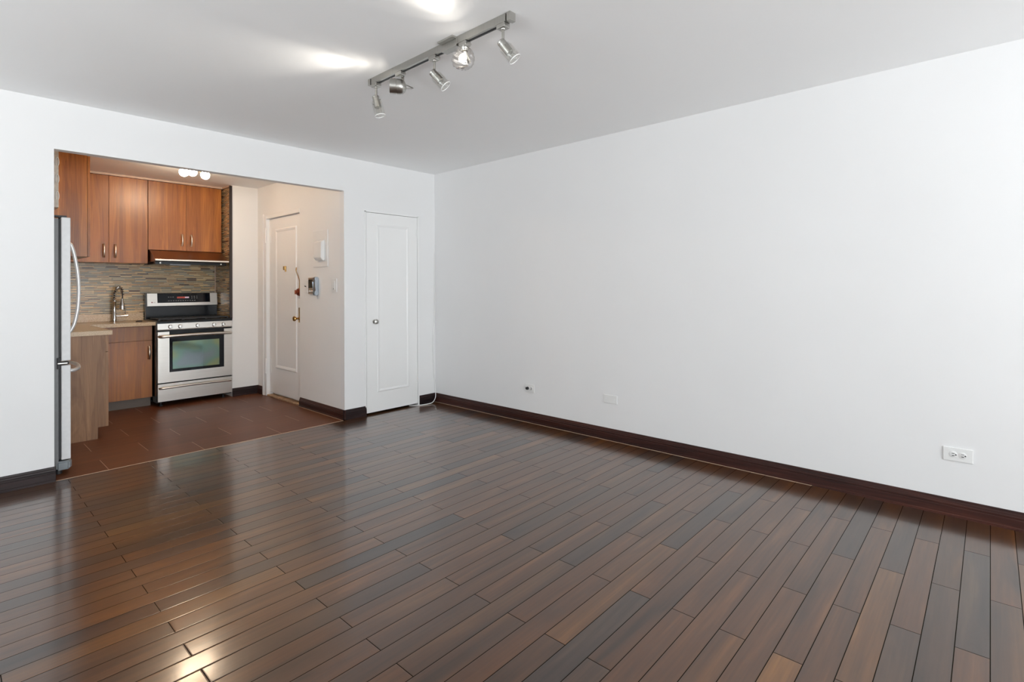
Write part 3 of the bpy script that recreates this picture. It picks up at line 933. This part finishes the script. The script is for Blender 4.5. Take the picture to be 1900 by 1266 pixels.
# control strip with knobs
bm = bmesh.new(); add_prism(bm, [(SY + .03, .8135), (SY, .8135), (SY - .002, .822), (SY + .004, .884), (SY + .03, .884)], 'X', X0 + .004, X1)
cp = obj('control_panel', bm, M['steel'], t)
for x in (-2.018, -1.926, -1.757, -1.592, -1.494):
    bm = bmesh.new(); add_lathe(bm, (x, SY + .001, .848), (0, -1, .05), [(0, .023), (.004, .023), (.006, .019), (.024, .0175), (.028, .016), (.029, 0)], 22)
    kb = obj('knob', bm, M['chrome'], cp, smooth=True)
    obj('grip', BX((x - .0035, x + .0035, SY - .036, SY - .026, .830, .866), bev=.001), M['nickel'], kb)
# oven door
bm = BX((X0 + .006, -2.028, SY - .002, SY + .028, .256, .796), (-1.486, X1, SY - .002, SY + .028, .256, .796), (-2.028, -1.486, SY - .002, SY + .028, .256, .362))
dr = obj('oven_door', bm, M['steel'], t)
obj('window_glass', BX((-2.028, -1.486, SY - .001, SY + .025, .362, .796)), M['bglass'], dr, label='black glass surround')
obj('viewing_pane', BX((-1.998, -1.536, SY - .0035, SY - .001, .392, .686), bev=.001), M['oven'], dr, label='greenish oven window with reflection tints in its colour')
bm = bmesh.new()
zc = .752
hp = smooth_path([(-2.118, SY + .0, zc - .004), (-2.112, SY - .026, zc - .006), (-2.085, SY - .042, zc - .004), (-1.95, SY - .050, zc), (-1.77, SY - .052, zc + .002), (-1.58, SY - .050, zc), (-1.445, SY - .042, zc - .004), (-1.422, SY - .026, zc - .006), (-1.417, SY, zc - .004)], 6)
add_tube(bm, hp, .0160, 12)
obj('handle', bm, M['steel'], dr, smooth=True)
dw = obj('drawer', BX((X0 + .006, X1, SY - .002, SY + .028, .056, .243), bev=.002), M['steel'], t)
bm = bmesh.new()
zc = .205
add_tube(bm, [Vector((p.x, SY + (p.y - SY) * .7, p.z - .752 + zc)) for p in hp], .012, 12)
obj('handle', bm, M['steel'], dw, smooth=True)
# backguard
bg = obj('backguard', BX((X0, X1 - .012, YB - .095, YB - .03, .9135, 1.206)), M['black'], t)
bm = bmesh.new(); add_prism(bm, [(YB - .096, 1.056), (YB - .128, 1.062), (YB - .112, 1.203), (YB - .096, 1.206)], 'X', X0 + .008, X1 - .018)
bgp = obj('display_panel', bm, M['steel'], bg)


def gy(z): return YB - .128 + (z - 1.062) * .016 / .141


bm = bmesh.new(); add_prism(bm, [(gy(1.096) - .0015, 1.096), (gy(1.203) - .0015, 1.203), (gy(1.203) + .004, 1.203), (gy(1.096) + .004, 1.096)], 'X', -2.035, -1.497)
gl = obj('display_glass', bm, M['bglass'], bgp)


def flat(x0, x1, z0, z1, off=.0025):
    b = bmesh.new(); zz = (z0 + z1) / 2
    add_box(b, x0, x1, gy(zz) - off, gy(zz) - off + .0012, z0, z1)
    return b


obj('display', flat(-1.842, -1.762, 1.142, 1.164), M['red_led'], gl, label='red lit display')
obj('display_digits', flat(-1.762, -1.720, 1.146, 1.162), M['white_led'], gl)
for grp in ([(-1.925 + .022 * k, 1.160) for k in range(3)], [(-1.925 + .024 * k, 1.118) for k in range(12)], [(-1.690 + .026 * i, 1.166 - .020 * j) for i in range(3) for j in range(2)]):
    for (x, z) in grp:
        obj('touch_key', BX((x - .006, x + .006, gy(z) - .0028, gy(z) - .0016, z - .0028, z + .0028)), M['mark'], gl)
bm = bmesh.new(); add_lathe(bm, (-2.087, gy(1.103) - .0003, 1.103), (0, -1, .1), [(0, .007), (.0015, .007), (.0015, 0)], 18)
obj('logo', bm, M['redmark'], bgp)
tx = bpy.data.curves.new('logo_letters', 'FONT'); tx.body = 'LG'; tx.size = .017; tx.extrude = .0006
to = bpy.data.objects.new('logo_letters', tx); COL.objects.link(to)
bpy.context.view_layer.update()
me = bpy.data.meshes.new_from_object(to)
bpy.data.objects.remove(to)
me.name = 'logo_letters'
me.transform(Matrix.Translation(Vector((-2.075, gy(1.097) - .001, 1.097)) - world_loc(bgp)) @ Matrix.Rotation(PI / 2, 4, 'X'))
me.materials.clear(); me.materials.append(M['redmark'])
to = bpy.data.objects.new('logo_letters', me); COL.objects.link(to)
to.parent = bgp

# ------------------------------------------------------------------ fridge
FX = -3.090     # front of its doors
t = thing('refrigerator', 'tall silver and grey refrigerator standing just inside the kitchen opening', 'refrigerator', (-3.45, .5, 0))
obj('body', BX((-3.80, FX - .062, .130, .870, .060, 1.735), bev=.004), M['fridge_side'], t)
obj('gasket', BX((FX - .062, FX - .050, .140, .860, .10, 1.73)), M['gasket'], t)
ud = obj('door', BX((FX - .050, FX, .120, .880, .768, 1.745), bev=.006), M['fridge_door'], t)
ld = obj('freezer_door', BX((FX - .050, FX, .120, .880, .098, .738), bev=.006), M['fridge_door'], t)
bm = bmesh.new()
add_tube(bm, smooth_path([(FX, .205, 1.575), (FX + .014, .205, 1.56), (FX + .030, .205, 1.50), (FX + .048, .205, 1.38), (FX + .055, .205, 1.26), (FX + .050, .205, 1.13), (FX + .032, .205, 1.02), (FX + .010, .205, .965), (FX, .205, .955)], 6), .0115, 12)
obj('handle', bm, M['fridge_handle'], ud, smooth=True)
bm = bmesh.new()
add_tube(bm, smooth_path([(FX, .20, .690), (FX + .030, .21, .690), (FX + .065, .30, .692), (FX + .085, .45, .694), (FX + .085, .60, .694), (FX + .055, .75, .692), (FX, .80, .690)], 6), .013, 12)
obj('handle', bm, M['fridge_handle'], ld, smooth=True)
obj('top_hinge', BX((FX - .10, FX - .018, .135, .19, 1.7455, 1.758), (FX - .058, FX - .012, .150, .185, 1.735, 1.7455), bev=.002), M['gasket'], t)
obj('centre_hinge', BX((FX - .072, FX - .052, .118, .150, .715, .790), (FX - .066, FX - .010, .112, .150, .744, .762), bev=.002), M['blackm'], t)
obj('hinge_pin', BX((FX - .070, FX - .018, .108, .113, .749, .757), bev=.001), M['nickel'], t)
bm = bmesh.new()
add_prism(bm, [(-3.165, .118), (-3.098, .118), (-3.080, .150), (-3.080, .860), (-3.165, .860)], 'Z', .028, .088)
bmesh.ops.bevel(bm, geom=list(bm.edges), offset=.010, segments=3, affect='EDGES')
obj('kick_cover', bm, M['grey_plastic'], t, smooth=True)
for y in (.16, .84):
    for x in (-3.74, -3.15):
        bm = bmesh.new(); add_lathe(bm, (x, y, 0), (0, 0, 1), [(0, .020), (.02, .020), (.06, .012)], 12)
        obj('foot', bm, M['blackm'], t, smooth=True)

# ------------------------------------------------------------------ kitchen ceiling lamp
t = thing('ceiling_lamp', 'small kitchen ceiling lamp with three glowing bulbs', 'ceiling lamp', (-2.04, 1.10, 2.455))
bm = bmesh.new(); add_lathe(bm, (-2.04, 1.10, 2.4545), (0, 0, -1), [(0, .065), (.012, .065), (.020, .050), (.022, 0)], 24)
obj('ceiling_plate', bm, M['brass'], t, smooth=True)
for (x, y, z) in ((-2.130, 1.10, 2.357), (-2.045, 1.14, 2.378), (-1.947, 1.10, 2.357)):
    c = Vector((x, y, z)); a = Vector((-2.04, 1.10, 2.435))
    dr_ = (c - a).normalized()
    bm = bmesh.new(); add_tube(bm, [a, c - dr_ * .032], .012, 12)
    obj('lamp_holder', bm, M['brass'], t, smooth=True)
    bm = bmesh.new()
    prof = [(-.040, .014), (-.034, .018)] + [(.040 * math.sin(q), .040 * math.cos(q)) for q in [math.radians(v_) for v_ in range(-55, 90, 15)]] + [(.040, 0)]
    add_lathe(bm, c, dr_, prof, 20)
    obj('bulb', bm, M['bulb'], t, smooth=True)


# ------------------------------------------------------------------ track and spotlights on the living-room ceiling
TX = -1.955
t = thing('ceiling_track', 'brushed metal lighting track on the white ceiling', 'track', (TX, -2.36, H))
obj('rail', BX((TX - .017, TX + .017, -2.915, -1.825, H - .036, H - .0005), bev=.001), M['nickel'], t)
obj('conductor_slot', BX((TX - .002, TX + .011, -2.90, -1.84, H - .0372, H - .036)), M['blackm'], t, label='black slot along the underside')
for y in (-2.935, -1.805):
    obj('end_cap', BX((TX - .019, TX + .019, y - .011, y + .011, H - .040, H - .0005), bev=.002), M['nickel'], t)
obj('canopy', BX((TX - .045, TX + .085, -2.585, -2.470, H - .010, H - .0006), (TX - .020, TX + .020, -2.585, -2.470, H - .046, H - .010), bev=.002), M['nickel'], t)


def adapter(t, y):
    obj('adapter', BX((TX - .019, TX + .019, y - .026, y + .026, H - .058, H - .0375), bev=.003), M['nickel'], t)


def cup_spot(y, direction, label, k=1.0):
    t = thing('spotlight', label, 'spotlight', (TX, y, H - .0375), 'clear-cup spotlights on the ceiling track')
    adapter(t, y)
    bm = bmesh.new(); add_tube(bm, [(TX, y, H - .058), (TX, y, H - .125)], .0068, 10); add_lathe(bm, (TX, y, H - .058), (0, 0, -1), [(0, .011), (.006, .009), (.008, .006)], 14)
    obj('stem', bm, M['nickel'], t, smooth=True)
    d = Vector(direction).normalized()
    p0 = Vector((TX, y, H - .130)) - d * .020
    bm = bmesh.new(); add_lathe(bm, p0, d, [(0, .0), (0, .017), (.003, .0205), (.012, .0205), (.0125, .019), (.016, .019), (.0165, .0205), (.070, .0205), (.072, .018), (.070, .0)], 22)
    obj('socket', bm, M['nickel'], t, smooth=True)
    _, u, w = frame_of(d)
    for s in (1, -1):
        bm = bmesh.new(); c = p0 + d * .036
        add_tube(bm, [c + u * .020 * s, c + u * .036 * s], .0013, 6); add_lathe(bm, c + u * .034 * s, u * s, [(0, .0015), (.001, .0035), (.004, .0035), (.005, 0)], 10)
        obj('screw', bm, M['nickel'], t, smooth=True)
    bm = bmesh.new()
    # double-walled open cup with a thick rounded lip
    add_lathe(bm, p0, d, [(.026, .021), (.030, .027), (.040, .031), (.104 * k, .032), (.108 * k, .030), (.106 * k, .028), (.042, .0275), (.034, .024), (.028, .021)], 28)
    obj('glass_cup', bm, M['glass'], t, smooth=True, label='clear glass cup')
    bm = bmesh.new(); add_tube(bm, [p0 + d * (.107 * k) + (u * math.cos(a) + w * math.sin(a)) * .0300 for a in [2 * PI * q / 28 for q in range(29)]], .0022, 6)
    obj('cup_rim', bm, M['white_plastic'], t, smooth=True, label='glass rim with its glow painted white')  # plain white ring; the gleam on the glass lip is its colour
    bm = bmesh.new(); add_lathe(bm, p0 + d * .070, d, [(0, .010), (.010, .011), (.014, .016), (.030, .018), (.034, .012), (.035, 0)], 16)
    obj('bulb', bm, M['glass'], t, smooth=True)
    return t


cup_spot(-1.852, (.045, -.055, -.30), 'clear glass cup spotlight pointing down at the far left end of the track', 1.12)
cup_spot(-2.391, (.36, -.43, -.62), 'clear glass cup spotlight at the middle of the track')
cup_spot(-2.885, (.40, -.48, -.80), 'clear glass cup spotlight at the near right end of the track')

# drum spotlight facing left
hy = -2.093
t = thing('spotlight', 'brushed metal drum spotlight turned to the left, second from the far end', 'spotlight', (TX, hy, H - .0375))
adapter(t, hy)
obj('bracket', BX((TX + .012, TX + .018, hy - .010, hy + .010, H - .135, H - .058), (TX - .012, TX + .018, hy - .010, hy + .010, H - .064, H - .058)), M['nickel'], t)
d = Vector((-.78, .62, .04)).normalized()
c = Vector((TX - .010, hy + .008, H - .118))
bm = bmesh.new()
add_lathe(bm, c, d, [(-.046, .0), (-.044, .014), (-.036, .030), (-.026, .039), (-.012, .042), (.005, .042), (.006, .040), (.009, .040), (.010, .042), (.044, .042), (.045, .038), (.030, .036), (.028, 0)], 30)
obj('lamp_drum', bm, M['nickel'], t, smooth=True)
bm = bmesh.new(); add_lathe(bm, c + d * .028, d, [(0, .035), (.008, .034), (.010, 0)], 24)
obj('lamp_face', bm, M['lamp_face'], t, smooth=True, label='lit front of the lamp')
bm = bmesh.new(); e0 = c - d * .044
add_tube(bm, [e0 + Vector((0, 0, .014)), e0 - d * .034 + Vector((0, 0, .002)), e0 - d * .040, e0 - d * .030 - Vector((0, 0, .004)), e0 - Vector((0, 0, .006))], .0028, 8)
obj('aiming_loop', bm, M['nickel'], t, smooth=True)
sp_pos = [(c + d * .05, Vector((-.80, .60, .05)), 100, 60.0)]

# bare reflector lamp with ribbed glass
hy = -2.625
t = thing('spotlight', 'brightly lit reflector spotlight with ribbed glass beside the track canopy', 'spotlight', (TX, hy, H - .0375))
adapter(t, hy)
bm = bmesh.new(); add_lathe(bm, (TX, hy, H - .058), (0, 0, -1), [(0, .022), (.010, .022), (.016, .018), (.022, .016), (.022, 0)], 18)
obj('socket', bm, M['nickel'], t, smooth=True)
c = Vector((TX - .002, hy + .002, H - .120))
d = Vector((-.95, -.22, .06)).normalized()
bm = bmesh.new()
prof = [(-.052, .012), (-.048, .022), (-.034, .038), (-.014, .050), (.008, .056), (.022, .057), (.028, .054)]
dd_, u, w = frame_of(d)
rings = []
for tt, r in prof:
    ring_ = []
    for k in range(48):
        a = 2 * PI * k / 48; rr = r * (1.0 + (.045 if k % 4 < 2 else -.03))
        ring_.append(bm.verts.new(c + d * tt + (u * math.cos(a) + w * math.sin(a)) * rr))
    rings.append(ring_)
for A, B in zip(rings[:-1], rings[1:]):
    for k in range(48): bm.faces.new((A[k], B[k], B[(k + 1) % 48], A[(k + 1) % 48]))
obj('ribbed_glass', bm, M['rib'], t, smooth=True, label='ribbed clear glass bowl')
bm = bmesh.new(); add_lathe(bm, c + d * .006, d, [(0, .0), (0, .020), (.008, .023), (.014, .018), (.016, 0)], 20)
obj('lamp_face', bm, M['lamp_face'], t, smooth=True, label='glaring lit lamp')
bm = bmesh.new(); add_tube(bm, [(TX, hy, H - .078), c - d * .046], .009, 10)
obj('arm', bm, M['nickel'], t, smooth=True)
sp_pos.append((c + d * .03, Vector((-.90, -.42, .04)), 95, 55.0))

for pos, dirv, ang, pw in sp_pos:
    # each reflector lamp throws a wide soft spill and a tighter centre beam
    for (sz, pwr, up) in ((ang, .022, 0.0), (60, .22, .04)):
        ld_ = bpy.data.lights.new('spotlight_beam', 'SPOT')
        ld_.energy = pw * pwr; ld_.color = (1.0, .93, .82); ld_.spot_size = math.radians(sz); ld_.spot_blend = .6 if up == 0 else 1.0
        ld_.shadow_soft_size = .012
        lo = bpy.data.objects.new('spotlight_beam', ld_); COL.objects.link(lo)
        lo.location = pos
        lo.rotation_euler = (dirv + Vector((0, 0, up))).to_track_quat('-Z', 'Y').to_euler()
